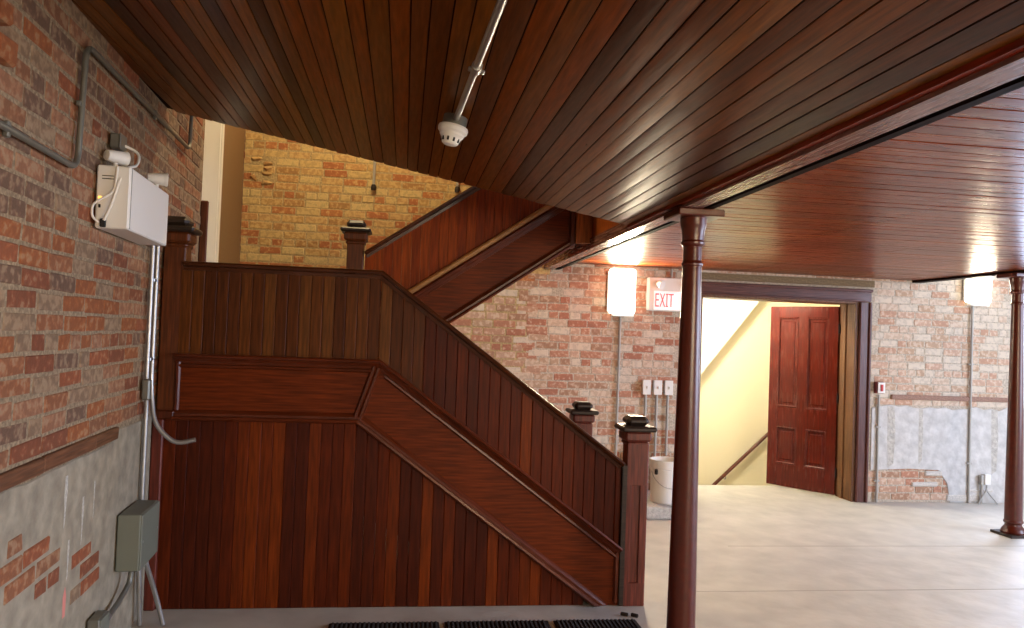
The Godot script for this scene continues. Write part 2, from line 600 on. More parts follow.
func ceilings() -> void:
	# sloping soffit over the near bay: boards along z
	var c := obj("ceiling", prism(P([1.36, 2.2915, 1.36, 2.5, -1.5, 3.04, -1.5, 2.8265]), -4.58, 4.0), M.beam_dark)  # dark slab showing in the plank gaps stands in for groove shade
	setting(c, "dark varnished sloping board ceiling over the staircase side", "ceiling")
	var profs := [cupped(0.0007, 0.0305), cupped(0.0007, 0.0265), cupped(0.0007, 0.036)]
	var ang := atan(0.187)
	var run := 0.0
	for i in 60:
		var pick := rng.randi() % 3
		var half: float = [0.033, 0.029, 0.0385][pick]
		var prof: PackedVector2Array = profs[pick]
		var d := run + half
		run += half * 2
		var x := 1.345 - d * cos(ang)
		var y := 2.29 + d * sin(ang)
		if x < -1.36:
			break
		var z1 := minf(3.98, (x + 0.03 + 1.37) / 0.0617 - 4.6) if x < -0.85 else 3.98
		if z1 < -4.5:
			continue
		# run along z: the profile's z is the board's width
		var pts := PackedVector2Array()
		for p in prof:
			pts.append(Vector2(p.x, p.y))
		var b := obj("plank", prism(pts, -4.6, z1), M.near_planks[rng.randi() % 6], c, Vector3(x, y + rng.randf_range(-0.0015, 0.0015), 0))
		b.rotation.z = -ang + rng.randf_range(-0.035, 0.035)
	# flat ceiling beyond the beam: boards along x
	var c2 := obj("ceiling", boxes_mesh([[1.46, 5.32, 2.3375, 2.5, -7.6, 4.0]]), M.beam_dark)  # raised dark backing paints the shade between the boards
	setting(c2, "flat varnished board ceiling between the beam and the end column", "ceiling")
	var prof2 := cupped(0.0004, 0.0453)
	var z := -7.56
	var meshes := [bar(prof2, 1.546, 5.31), bar(prof2, 1.546, 3.6), bar(prof2, 3.602, 5.31), bar(prof2, 1.546, 2.7), bar(prof2, 2.702, 5.31)]
	while z < 3.95:
		var k := rng.randi() % 3
		for mi in [[0], [1, 2], [3, 4]][k]:
			var b := obj("plank", meshes[mi], M.far_planks[rng.randi() % 5], c2, Vector3(0, 2.333 + rng.randf_range(-0.0012, 0.0012), z))
		z += 0.1
	# beam between the two bays
	var t := obj("trim_1", boxes_mesh([[1.345, 1.435, 2.262, 2.34, -7.6, 4.0]]), M.beam)
	setting(t, "long wooden ceiling beam resting on the nearest column", "beam")
	obj("moulding", boxes_mesh([[1.318, 1.3445, 2.276, 2.34, -4.6, 4.0]]), M.beam_red, t)
	obj("moulding", boxes_mesh([[1.4355, 1.465, 2.285, 2.34, -7.6, 4.0]]), M.beam_dark, t)
	obj("moulding", boxes_mesh([[1.4655, 1.5, 2.264, 2.34, -7.6, 4.0]]), M.beam_dark, t)
	obj("moulding", boxes_mesh([[1.5005, 1.545, 2.3, 2.3329, -7.6, 4.0]]), M.mould, t)
	obj("fascia", boxes_mesh([[1.36, 1.45, 2.34, 5.2, -7.6, -4.58]]), wood(C(180, 92, 34), "y", 0.45), t)  # lighter orange painted in for light missing on this face
	obj("fascia", boxes_mesh([[-1.5, 1.45, 3.04, 5.2, -4.58, -4.5]]), M.beam_dark, t)  # unseen, added to block light above the ceiling edge
	var t2 := obj("trim_2", boxes_mesh([[5.31, 5.41, 2.312, 3.1, -7.6, 4.0]]), M.beam_dark)
	setting(t2, "edge beam of the flat ceiling above the end column", "beam")
	var roof := obj("ceiling", boxes_mesh([[-2.3, 9.9, 5.2, 5.4, -8.0, 4.3]]), M.painted)
	setting(roof, "high plain ceiling far above the stairwell and the hall", "ceiling")

# ---------------------------------------------------------------- left brick wall
func left_wall() -> void:
	# own axes: x along the wall into the picture, y up, z out into the room
	var w := Node3D.new()
	w.name = "wall_left"
	add_child(w)
	w.transform = Transform3D(Basis(wdir, Vector3.UP, wdir.cross(Vector3.UP)), WX)
	setting(w, "old red brick side wall with plaster below, beside the staircase", "wall")
	# opening for the tall landing window: s 1.075 to 1.675
	obj("masonry", boxes_mesh([[-9.0, 1.075, 0, 5.2, -0.4, 0], [1.675, 3.1, 0, 5.2, -0.4, 0], [1.075, 1.675, 0, 1.7, -0.4, 0], [1.075, 1.675, 4.2, 5.2, -0.4, 0]]), M.mortar_left, w)
	var gaps := func(x: float, y: float) -> int:
		if x > 1.0 and x < 1.8 and y > 1.66 and y < 4.2:
			return 0
		if y < 1.1:
			return 0
		if x > -2.35 and x < 0.3 and y < 2.86 or x >= 0.3 and x < 1.05 and y > 1.9 and y < 3.0:
			return 1
		return 2
	var tone := func(x: float, y: float) -> int:
		var k := rng.randi() % 8
		if y > 1.9 and rng.randf() < 0.65:
			k = [3, 4, 5, 6][rng.randi() % 4]
		return k
	lay_bricks(w, -3.6, 2.9, 1.105, 4.2, 0.25, 0.0735, 0.011, gaps, tone, M.brick_left, 300, 6)
	# wooden nailing strip above the plaster
	var s := -3.4
	while s < -0.72:
		var l := minf(rng.randf_range(0.34, 0.6), -0.69 - s)
		obj("timber_strip", box(Vector3(l - 0.01, 0.056, 0.03), 0.004, 0.002, rng.randi() % 3), wood(C(110 + rng.randi() % 20, 84, 56), "z", 0.8), w, Vector3(s + l / 2, 1.072, 0.002))
		s += l
	# plaster coat with a ragged upper edge
	var top := PackedVector2Array()
	top.append(Vector2(-8.0, 0.0))
	top.append(Vector2(-8.0, 1.03))
	var q := -3.4
	while q < -0.02:
		top.append(Vector2(q, 1.036 + rng.randf_range(-0.008, 0.006) + (0.05 if q > -0.65 else 0.0)))
		q += 0.12
	top.append(Vector2(-0.02, 0.0))
	obj("plaster", prism(top, -0.01, 0.006, 0.004), M.plaster_left, w)
	# bricks laid bare in the plaster
	var bare := func(x: float, y: float) -> int:
		var mid := 0.75 - 0.32 * (x + 1.75)
		return 1 if x > -2.1 and x < -0.8 and absf(y - mid) < 0.1 and rng.randf() < 0.85 else 0
	lay_bricks(w, -2.1, -0.8, 0.36, 0.95, 0.25, 0.0735, 0.012, func(x, y): return bare.call(x, y), func(_x, _y): return [4, 2, 5, 0, 1][rng.randi() % 5], M.brick_left, 40, 9, 0.006)
	# pale runs of old paint
	var white_run := rough_stone(C(204, 200, 190), 5.0, 0.7)
	for a in [[-1.33, 0.78, 0.985, 0.03], [-1.12, 0.66, 0.86, 0.02], [-1.27, 0.56, 0.72, 0.018], [-0.98, 0.74, 0.9, 0.012]]:
		var h: float = a[2] - a[1]
		var x: float = a[0]
		var ww: float = a[3]
		obj("paint_run", prism(P([x - ww * 0.3, a[1], x + ww * 0.1, a[1] + h * 0.1, x + ww * 0.35, a[1] + h * 0.5, x + ww * 0.6, a[1] + h * 0.7, x + ww * 0.4, a[2], x - ww * 0.4, a[2], x - ww * 0.5, a[1] + h * 0.6, x - ww * 0.25, a[1] + h * 0.35]), 0.0, 0.0075, 0.001), white_run, w)
	obj("paint_spot", prism(P([-1.3, 0.42, -1.275, 0.42, -1.27, 0.5, -1.285, 0.54, -1.305, 0.5]), 0.0, 0.0075, 0.001), plain(C(206, 130, 120), 0.9), w)
	# broken bricks by the edge of the picture
	for a in [[-2.1, 2.40, 0.12], [-2.14, 2.50, 0.1]]:
		obj("brick", box(Vector3(a[2], 0.07, 0.08), 0.008, 0.006, 1), M.brick_left[7], w, Vector3(a[0], a[1], -0.002))
	# pilaster between the landing window and the corner
	var pl := obj("pilaster", boxes_mesh([[1.71, 2.86, 1.0, 5.1, 0, 0.012]]), rough_stone(C(178, 140, 92), 9.0, 0.5), w)
	# white lining of the landing window
	var win := thing("window_4", "tall white-lined window recess with white shutters on the stair landing", "window", w.transform * Vector3(1.375, 2.95, -0.2))
	win.basis = w.basis
	setting(win, "tall white-lined window recess with white shutters on the stair landing", "window")
	obj("lining", box(Vector3(0.024, 2.5, 0.42), 0.004), M.white, win, Vector3(0.288, 0, 0.0))
	obj("lining", box(Vector3(0.02, 2.5, 0.4), 0.004), M.white, win, Vector3(-0.29, 0, 0))
	obj("casing", box(Vector3(0.07, 2.5, 0.02), 0.004), M.white, win, Vector3(0.332, 0, 0.211))
	obj("sill", box(Vector3(0.6, 0.04, 0.4), 0.004), M.white, win, Vector3(0, -1.25, 0))
	for k in 4:
		obj("shutter", box(Vector3(0.138, 2.44, 0.03), 0.004), M.white, win, Vector3(-0.21 + 0.14 * k, 0, -0.02))
	obj("stop_board", box(Vector3(0.03, 0.75, 0.05), 0.006), M.newel_brown, win, Vector3(-0.315, -0.87, 0.226))

# ---------------------------------------------------------------- back walls
func back_walls() -> void:
	var w := obj("wall_stairwell", boxes_mesh([[-2.2, 1.2, 0, 5.2, -0.4, 0]]), M.mortar_stair, self, Vector3(0, 0, -7.6))
	setting(w, "brick wall behind the stair landing, warm lamplight tinted into its yellow", "wall")
	var want := func(x: float, y: float) -> int:
		if y < 0.6:
			return 0
		if x > -1.5 and x < -1.22 and (absf(y - 3.15) < 0.035 or absf(y - 3.0) < 0.03):
			return 0
		if x > -1.6 and y > 1.95 + 0.25 * clampf(x, 0.0, 1.0) and y < 3.62 - 0.33 * (x + 1.6) + 0.1:
			return 1
		if x > 0.5 and y > 0.9 and y < 2.05:
			return 1
		return 2
	lay_bricks(w, -1.6, 1.2, 0.6, 4.4, 0.215, 0.0763, 0.011, want, func(x, y): return rng.randi() % 8 + (8 if x > 0.3 and y < 2.1 else 0), M.brick_stair + M.brick_back, 300, 6)  # pinkish sconce-lit palette low down, yellow lamplit palette elsewhere
	# broken stonework in the corner
	for k in 6:
		obj("stone", box(Vector3(rng.randf_range(0.05, 0.11), rng.randf_range(0.03, 0.05), 0.05), 0.014, 0.012, k), M.brick_stair[[2, 5, 7][k % 3]], w, Vector3(-1.47 + rng.randf_range(0, 0.2), 2.95 + 0.045 * k, -0.005))

	var b := obj("wall_back", boxes_mesh([[1.2, 2.95, 0, 5.2, -0.27, 0], [2.95, 4.7, 2.08, 5.2, -0.27, 0], [4.7, 6.52, 0, 5.2, -0.27, 0], [6.52, 8.0, 0, 1.0, -0.27, 0], [6.52, 8.0, 3.8, 5.2, -0.27, 0], [8.0, 9.9, 0, 5.2, -0.27, 0]]), M.mortar_back, self, Vector3(0, 0, -7.6))
	setting(b, "whitewashed pink brick far wall with the doorway and wall lamps", "wall")
	var want2 := func(x: float, y: float) -> int:
		if x > 2.78 and x < 4.87 and y < 2.24:
			return 0
		if x > 6.5 and x < 8.02 and y > 0.98 and y < 3.82:
			return 0
		if x > 4.8 and y < 1.03:
			return 0
		if absf(x - 1.46) < 0.08 and absf(y - 2.02) < 0.03:
			return 0
		if y > 2.36 and x < 5.4:
			return 0
		if x < 2.75 and y > 0.35 and y < 2.34 or x > 4.87 and x < 6.5 and y > 1.1 and y < 2.36:
			return 1
		return 2
	var tone := func(x: float, _y: float) -> int:
		if x > 4.8:
			return [1, 2, 4, 6, 6, 7, 6, 4][rng.randi() % 8]
		return rng.randi() % 8
	lay_bricks(b, 1.2, 9.5, 0.02, 4.6, 0.213, 0.0763, 0.011, want2, tone, M.brick_back, 300, 6)
	# plaster dado right of the door
	var pl := P([4.88, 0.33, 4.88, 0.98])
	var x := 5.0
	while x < 6.5:
		pl.append(Vector2(x, 1.0 + rng.randf_range(-0.025, 0.02)))
		x += 0.09
	pl.append_array(P([9.4, 1.0, 9.4, 0.0, 5.8, 0.0, 5.76, 0.2, 5.66, 0.34, 5.3, 0.35]))
	obj("plaster", prism(pl, 0.0, 0.012, 0.004), M.plaster_back, b)
	for a in [[5.1, 0.09, 0.36, 1.0], [5.44, 0.05, 0.4, 0.98], [6.3, 0.08, 0.3, 0.99]]:
		var x0: float = a[0]
		var w2: float = a[1]
		obj("stain", prism(P([x0 - w2 * 0.3, a[2], x0 + w2 * 0.4, a[2] + 0.04, x0 + w2 * 0.6, 0.7, x0 + w2 * 0.4, a[3], x0 - w2 * 0.5, a[3], x0 - w2 * 0.4, 0.6]), 0.0, 0.0128), rough_stone(C(206, 201, 191), 1.5, 0.8), b)
	var pinkish := rough_stone(C(176, 140, 122), 6.0, 0.7)
	obj("ledge_course", box(Vector3(1.45, 0.05, 0.05), 0.006), pinkish, b, Vector3(5.82, 1.1, 0.004))
	lay_bricks(b, 4.89, 5.72, 0.02, 0.33, 0.213, 0.0763, 0.01, func(_x, _y): return 1, func(_x, _y): return [0, 1, 2, 5, 7, 5][rng.randi() % 6], M.brick_back, 20, 9, 0.002)
	for a in [[5.6, 0.305, 0.2, 0.05], [5.5, 0.19, 0.3, 0.045], [5.95, 0.05, 0.4, 0.07], [6.15, 0.13, 0.3, 0.03]]:
		obj("patch", box(Vector3(a[2], a[3], 0.03), 0.01, 0.006, 2), rough_stone(C(226, 220, 210), 5.0, 0.8), b, Vector3(a[0], a[1], 0.006))
	# weathered lintel course over the door casing
	obj("lintel", box(Vector3(2.06, 0.07, 0.02), 0.004), rough_stone(C(166, 142, 108), 7.0, 0.55), b, Vector3(3.85, 2.275, 0.002))

# ---------------------------------------------------------------- doorway
func doorway() -> void:
	var fr := thing("trim_3", "", "", Vector3(3.835, 0, -7.6))
	setting(fr, "dull purple-brown wooden casing round the open doorway", "door frame")
	# casing: stepped profile, head and two legs
	for s in [-1, 1]:
		var x: float = s * 0.935
		obj("casing", box(Vector3(0.13, 2.08, 0.03), 0.004), M.frame, fr, Vector3(x, 1.04, 0.0155))
		obj("bead", box(Vector3(0.03, 2.08, 0.05), 0.008), M.frame, fr, Vector3(x + s * 0.052, 1.04, 0.026))
		obj("bead", box(Vector3(0.022, 2.08, 0.042), 0.006), M.frame, fr, Vector3(x - s * 0.05, 1.04, 0.022))
		obj("jamb", box(Vector3(0.03, 2.08, 0.3), 0.003), M.jamb, fr, Vector3(s * 0.85, 1.04, -0.14))
		obj("stop", box(Vector3(0.016, 2.06, 0.05), 0.003), M.jamb, fr, Vector3(s * 0.828, 1.03, -0.17))
	obj("head_casing", box(Vector3(2.0, 0.12, 0.03), 0.004), M.frame_x, fr, Vector3(0, 2.145, 0.016))
	obj("bead", box(Vector3(2.02, 0.03, 0.05), 0.008), M.frame_x, fr, Vector3(0, 2.2, 0.026))
	obj("bead", box(Vector3(1.86, 0.022, 0.042), 0.006), M.frame_x, fr, Vector3(0, 2.093, 0.022))
	obj("head_jamb", box(Vector3(1.7, 0.03, 0.3), 0.003), M.jamb, fr, Vector3(0, 2.075, -0.14))
	# open leaf: hinged at the right jamb, swung into the stair lobby
	var d := thing("door_1", "", "", Vector3(4.668, 0, -7.885), atan2(0.64, 0.46) - 0.0)
	d.rotation.y = -atan2(0.635, 0.46)   # leaf runs along its own -x
	setting(d, "open red-brown four-panel door leaf swung into the stair lobby", "door")
	var W := 0.79
	var H := 2.03
	obj("stile", box(Vector3(0.11, H, 0.045), 0.004), M.door, d, Vector3(-0.055, H / 2 + 0.01, 0))
	obj("stile", box(Vector3(0.11, H, 0.045), 0.004), M.door, d, Vector3(-W + 0.055, H / 2 + 0.01, 0))
	obj("mullion", box(Vector3(0.11, H - 0.12, 0.044), 0.004), M.door, d, Vector3(-W / 2, H / 2 - 0.03, 0))
	for a in [[0.01, 0.26], [0.68, 0.90], [1.92, 2.04]]:
		obj("rail", box(Vector3(W - 0.22, a[1] - a[0], 0.0445), 0.003), M.door, d, Vector3(-W / 2, (a[0] + a[1]) / 2, 0))
	for s in [-1, 1]:
		var cx: float = -W / 2 + s * 0.1725
		for a in [[0.26, 0.68], [0.90, 1.92]]:
			var h: float = a[1] - a[0]
			var cy: float = (a[0] + a[1]) / 2
			var p := obj("panel", box(Vector3(0.235, h, 0.016), 0.003), M.door, d, Vector3(cx, cy, 0))
			obj("raised_field", box(Vector3(0.15, h - 0.1, 0.03), 0.007), M.door, p)
			for k in [-1, 1]:
				obj("panel_moulding", box(Vector3(0.022, h, 0.05), 0.008), M.door_mould, p, Vector3(k * 0.112, 0, 0))
				obj("panel_moulding", box(Vector3(0.24, 0.022, 0.05), 0.008), M.door_mould, p, Vector3(0, k * (h / 2 - 0.011), 0))
	for y in [0.25, 1.05, 1.8]:
		obj("hinge", tube([Vector3(0.008, y - 0.05, 0.02), Vector3(0.008, y + 0.05, 0.02)], 0.008, 8), M.black, d)
	# lobby beyond
	var lb := obj("wall_lobby", boxes_mesh([[2.2, 6.0, -2.2, 3.4, -9.7, -9.5]]), M.cream)
	setting(lb, "cream painted wall of the stair lobby seen through the doorway", "wall")
	setting(obj("wall_lobby_side", boxes_mesh([[5.8, 6.0, -2.2, 3.4, -9.5, -7.87]]), M.cream), "cream painted end wall of the stair lobby behind the open door", "wall")
	setting(obj("wall_lobby_end", boxes_mesh([[2.2, 2.4, -2.2, 3.4, -9.5, -7.87]]), M.white_wall), "white end wall of the stair lobby left of the doorway", "wall")
	setting(obj("wall_lobby_front", boxes_mesh([[2.4, 6.0, -2.2, -0.3, -8.44, -8.42], [2.4, 2.93, 0.0, 3.4, -7.95, -7.871], [4.72, 5.8, 0.0, 3.4, -7.95, -7.871], [2.93, 4.72, 2.1, 3.4, -7.95, -7.871]]), M.cream), "cream painted lobby face of the doorway wall", "wall")
	# sloping soffit: meets the far wall on a line from (3.78, 1.22) to (4.52, 2.17)
	var k := (2.157 - 1.226) / (4.43 - 3.70)
	setting(obj("ceiling", prism(P([2.4, 1.226 - k * 1.3, 4.95, 1.226 + k * 1.25, 4.95, 3.4, 2.4, 3.4]), -9.5, -9.3), M.white_wall), "white sloping side of the stairs above, in the lobby", "ceiling")
	setting(obj("ceiling", boxes_mesh([[2.4, 5.8, 2.75, 3.4, -9.3, -7.95], [4.95, 5.8, 2.75, 3.4, -9.5, -9.3]]), M.white_wall), "flat white lobby ceiling inside the doorway", "ceiling")
	var hr := thing("handrail", "thin brown wall handrail sloping down beside the lobby stairs", "handrail", Vector3(3.95, -0.19, -9.44))
	obj("rail", tube([Vector3(-0.9, -0.84, 0), Vector3(0, 0, 0), Vector3(1.4, 1.3, 0)], 0.022, 10), M.mould, hr)
	for t in [0.15, 0.9]:
		obj("bracket", tube(smooth_path([Vector3(t, t * 0.93 - 0.02, 0), Vector3(t, t * 0.93 - 0.07, 0), Vector3(t, t * 0.93 - 0.07, -0.058)], 0.03), 0.007, 8), M.steel, hr)
	var ls := thing("lobby_stairs", "pale stairs going down out of sight behind the doorway", "stairs", Vector3(4.9, -0.19, -8.96))
	for i in 9:
		obj("step", box(Vector3(0.26, 0.18, 1.0), 0.01), M.floor, ls, Vector3(-0.13 - 0.26 * i, -0.09 - 0.19 * i - 0.02, 0))
	setting(obj("floor", boxes_mesh([[4.9, 5.8, -0.3, 0, -9.5, -8.44]]), M.floor), "pale landing floor at the head of the lobby stairs", "floor")
	var lp := thing("lobby_lamp", "round white ceiling lamp in the lobby above the doorway", "lamp", Vector3(3.25, 2.75, -8.25))
	obj("shade", lathe([Vector2(0.001, -0.1), Vector2(0.08, -0.09), Vector2(0.13, -0.05), Vector2(0.14, 0.0), Vector2(0.001, 0.0)], 24), M.glow, lp)
	omni("lobby_lamp_glow", Vector3(3.35, 2.4, -8.22), 1.7, C(255, 248, 230), 0.12)

# ---------------------------------------------------------------- staircase
func newel(parent: Node3D, at: Vector3, height: float, body: Material, slot := true) -> void:
	var n := obj("newel_post", box(Vector3(0.118, height - 0.17, 0.118), 0.006), body, parent, at + Vector3(0, (height - 0.17) / 2, 0))
	var top := (height - 0.17) / 2
	obj("bed_moulding", box(Vector3(0.165, 0.06, 0.165), 0.012), body, n, Vector3(0, top + 0.045, 0))
	obj("neck_moulding", box(Vector3(0.14, 0.03, 0.14), 0.012), body, n, Vector3(0, top + 0.002, 0))
	obj("cap_slab", box(Vector3(0.215, 0.032, 0.215), 0.01), M.newel_dark, n, Vector3(0, top + 0.091, 0))
	obj("cap_block", box(Vector3(0.138, 0.058, 0.138), 0.022), M.newel_dark, n, Vector3(0, top + 0.136, 0))
	if slot:
		obj("base_block", box(Vector3(0.128, 0.05, 0.128), 0.004), body, n, Vector3(0, -(height - 0.17) / 2 + 0.026, 0))
		# raised frame round a sunk panel on the front and the right side
		for r in [0.0, PI / 2]:
			var b := Basis(Vector3.UP, r)
			for s in [-1, 1]:
				var w: float = 0.032 if s < 0 else 0.042
				obj("post_frame", box(Vector3(w, height - 0.175, 0.014), 0.003), body, n, b * Vector3(s * (0.0635 - w / 2), 0, 0.0625), Vector3(0, r, 0))
			obj("post_frame", box(Vector3(0.128, 0.25, 0.0142), 0.003), body, n, b * Vector3(0, top - 0.125, 0.0625), Vector3(0, r, 0))
			obj("post_frame", box(Vector3(0.128, 0.14, 0.0142), 0.003), body, n, b * Vector3(0, -top + 0.07, 0.0625), Vector3(0, r, 0))

func clipped(poly: PackedVector2Array, lo: Vector2, hi: Vector2) -> PackedVector2Array:
	var got := Geometry2D.intersect_polygons(poly, PackedVector2Array([lo, Vector2(hi.x, lo.y), hi, Vector2(lo.x, hi.y)]))
	return got[0] if got.size() else PackedVector2Array()

func staircase() -> void:
	var t := thing("staircase", "dark boarded lower stair flight and landing with newel posts", "staircase", Vector3(0, 0, -4.6))
	# vertical boards under the stringer
	var x := -1.305
	var i := 0
	while x < 1.2:
		var w := 0.0655 * rng.randf_range(0.97, 1.03)
		var x1 := minf(x + w, 1.2)
		var y0 := 1.075 if x < -0.25 else 1.075 - SL * (x + 0.25)
		var y1 := 1.075 if x1 < -0.25 else 1.075 - SL * (x1 + 0.25)
		if y1 < 0.03:
			break
		obj("board", prism(P([x, 0.002, x1 - 0.001, 0.002, x1 - 0.001, y1, x, y0]), -0.02, rng.randf_range(-0.001, 0.001), 0.003), M.stair_boards[rng.randi() % 7], t)
		x += w
	# boards between the ledge and the rail
	x = -1.255
	while x < 1.34:
		var w := 0.0655
		if x < -0.14 and x + w > -0.14:
			w = -0.14 - x
			if w < 0.02:
				x = -0.14
				continue
		var x1 := minf(x + w, 1.34)
		var b0 := 1.39 if x < -0.13 else 1.39 - SL * (x + 0.13)
		var b1 := 1.39 if x1 < -0.13 else 1.39 - SL * (x1 + 0.13)
		var t0 := 1.9 if x < -0.139 else 1.9 - SL * (x + 0.135)
		var t1 := 1.9 if x1 < -0.135 else 1.9 - SL * (x1 + 0.135)
		obj("board", prism(P([x, b0, x1 - 0.001, b1, x1 - 0.001, t1, x, t0]), -0.02, rng.randf_range(-0.001, 0.001), 0.0035), (M.upper_boards[rng.randi() % 5] if x < 0.12 else M.stair_boards[[1, 3, 5, 6, 4][rng.randi() % 5]]), t)
		x = x1
	# sunk panels of the stringer
	obj("panel", prism(P([-1.26, 1.07, -0.25, 1.07, -0.14, 1.4, -1.26, 1.4]), -0.02, 0.006), M.panel, t)
	var sp := clipped(P([-0.25, 1.07, 1.36, 1.07 - SL * 1.61, 1.36, 1.4 - SL * 1.5, -0.14, 1.4]), Vector2(-2, 0.002), Vector2(1.36, 3))
	obj("panel", prism(sp, -0.02, 0.006), M.panel, t)
	# mouldings: a wide fillet with a bead on it, following both edges of the stringer
	var ang := atan(SL)
	var km := tan(ang / 2)
	var ledge := P([-0.02, -0.055, 0.012, -0.055, 0.018, -0.04, 0.034, -0.022, 0.046, -0.018, 0.05, -0.008, 0.044, 0.0, -0.02, 0.0])
	obj("ledge_moulding", bar(ledge, -1.262, -0.125, 0.0, km), M.mould, t, Vector3(0, 1.428, 0))
	obj("ledge_moulding", bar(ledge, 0.0, 1.475 / cos(ang), -km, 0.0), M.mould, t, Vector3(-0.125, 1.428, 0), Vector3(0, 0, -ang))
	var low := P([-0.02, 0.0, 0.03, 0.0, 0.04, 0.01, 0.036, 0.022, 0.026, 0.026, 0.026, 0.04, 0.016, 0.052, 0.006, 0.06, -0.02, 0.06])
	obj("base_moulding", bar(low, -1.262, -0.25, 0.0, km), M.mould, t, Vector3(0, 1.055, 0))
	obj("base_moulding", bar(low, 0.0, 1.43 / cos(ang), -km, 1.0 / SL), M.mould, t, Vector3(-0.25, 1.055, 0), Vector3(0, 0, -ang))
	var inner := P([-0.02, -0.022, 0.014, -0.022, 0.024, -0.014, 0.022, -0.004, 0.012, 0.0, -0.02, 0.0])
	obj("panel_moulding", bar(inner, -1.24, -0.165, 0.0, 0.1), M.mould, t, Vector3(0, 1.372, 0))
	obj("panel_moulding", bar(inner, 0.03, 1.46 / cos(ang), -0.8, 0.0), M.mould, t, Vector3(-0.125, 1.364, 0), Vector3(0, 0, -ang))
	var post := P([-0.02, -0.028, 0.016, -0.028, 0.028, -0.02, 0.028, -0.008, 0.018, 0.0, 0.028, 0.008, 0.028, 0.02, 0.016, 0.028, -0.02, 0.028])
	obj("mitre_moulding", bar(post, 0.02, 0.335), M.mould, t, Vector3(-0.252, 1.065, 0), Vector3(0, 0, atan2(0.33, 0.108)))
	var side := P([-0.02, -0.014, 0.016, -0.014, 0.024, -0.006, 0.024, 0.006, 0.014, 0.014, -0.02, 0.014])
	obj("panel_moulding", bar(side, 0.0, 0.27), M.mould, t, Vector3(-1.243, 1.112, 0), Vector3(0, 0, PI / 2))
	obj("panel_moulding", bar(side, 0.0, 0.3), M.mould, t, Vector3(1.32, 0.02, 0), Vector3(0, 0, PI / 2))
	# end stile against the newel, wall stile below the landing
	obj("stile", box(Vector3(0.034, 0.84, 0.05), 0.004), M.newel_dark, t, Vector3(1.353, 0.422, -0.0))
	obj("stile", box(Vector3(0.06, 1.06, 0.05), 0.006), M.newel, t, Vector3(-1.335, 0.532, 0.0))
	obj("cross_piece", box(Vector3(0.12, 0.05, 0.08), 0.008), M.mould_y, t, Vector3(-1.31, 1.085, -0.01))
	# hand rail with its mitre at the head of the flight
	var cap := P([-0.075, -0.05, 0.01, -0.05, 0.014, -0.03, 0.034, -0.024, 0.04, -0.012, 0.034, -0.002, 0.02, 0.0, -0.06, 0.0, -0.075, -0.01])
	obj("top_rail", bar(cap, -1.24, -0.135, 0.0, km), M.rail, t, Vector3(0, 1.947, 0))
	obj("top_rail", bar(cap, 0.0, 1.487 / cos(ang), -km, 0.0), M.rail, t, Vector3(-0.135, 1.947, 0), Vector3(0, 0, -ang))
	# treads, risers and the landing
	for k in 6:
		var tx := 1.34 - 0.27 * k
		if k < 5:
			obj("tread", box(Vector3(0.3, 0.03, 1.08), 0.008), M.panel, t, Vector3(tx - 0.135, 0.165 + 0.18 * k, -0.565))
		obj("riser", box(Vector3(0.02, 0.15, 1.08), 0.002), M.panel, t, Vector3(tx - 0.012, 0.075 + 0.18 * k, -0.565))
	obj("landing_floor", boxes_mesh([[-1.36, -0.02, 1.0, 1.06, -1.12, -0.03], [-1.36, -0.42, 1.0, 1.06, -2.9, -1.12]]), M.panel, t)
	# far side of the lower flight
	var fs := clipped(P([-0.3, 0.3, 1.35, -0.6, 1.35, 0.72, -0.3, 0.72 + SL * 1.65]), Vector2(-2, 0.002), Vector2(2, 3))
	obj("far_panel", prism(fs, -1.15, -1.12), M.flight_boards[0], t)
	obj("far_rail", bar(cap, 0.0, 1.6 / cos(ang), 0, 0), M.rail, t, Vector3(-0.28, 0.76 + SL * 1.63, -1.1), Vector3(0, 0, -ang))
	# newel posts
	newel(t, Vector3(1.428, 0, -0.045), 1.14, M.newel)
	newel(t, Vector3(1.35, 0, -1.15), 1.125, M.newel)
	newel(t, Vector3(-1.295, 1.06, -0.06), 1.145, M.newel_brown, false)
	newel(t, Vector3(-0.37, 1.06, -1.15), 1.33, M.newel_brown, false)

func R_up(x: float) -> float:
	return 2.415 + SU * (x - 0.065)

func T_up(x: float) -> float:
	return 2.19 + SU * (x - 0.5)

func B_up(x: float) -> float:
	return 1.985 + SU * (x - 0.78)

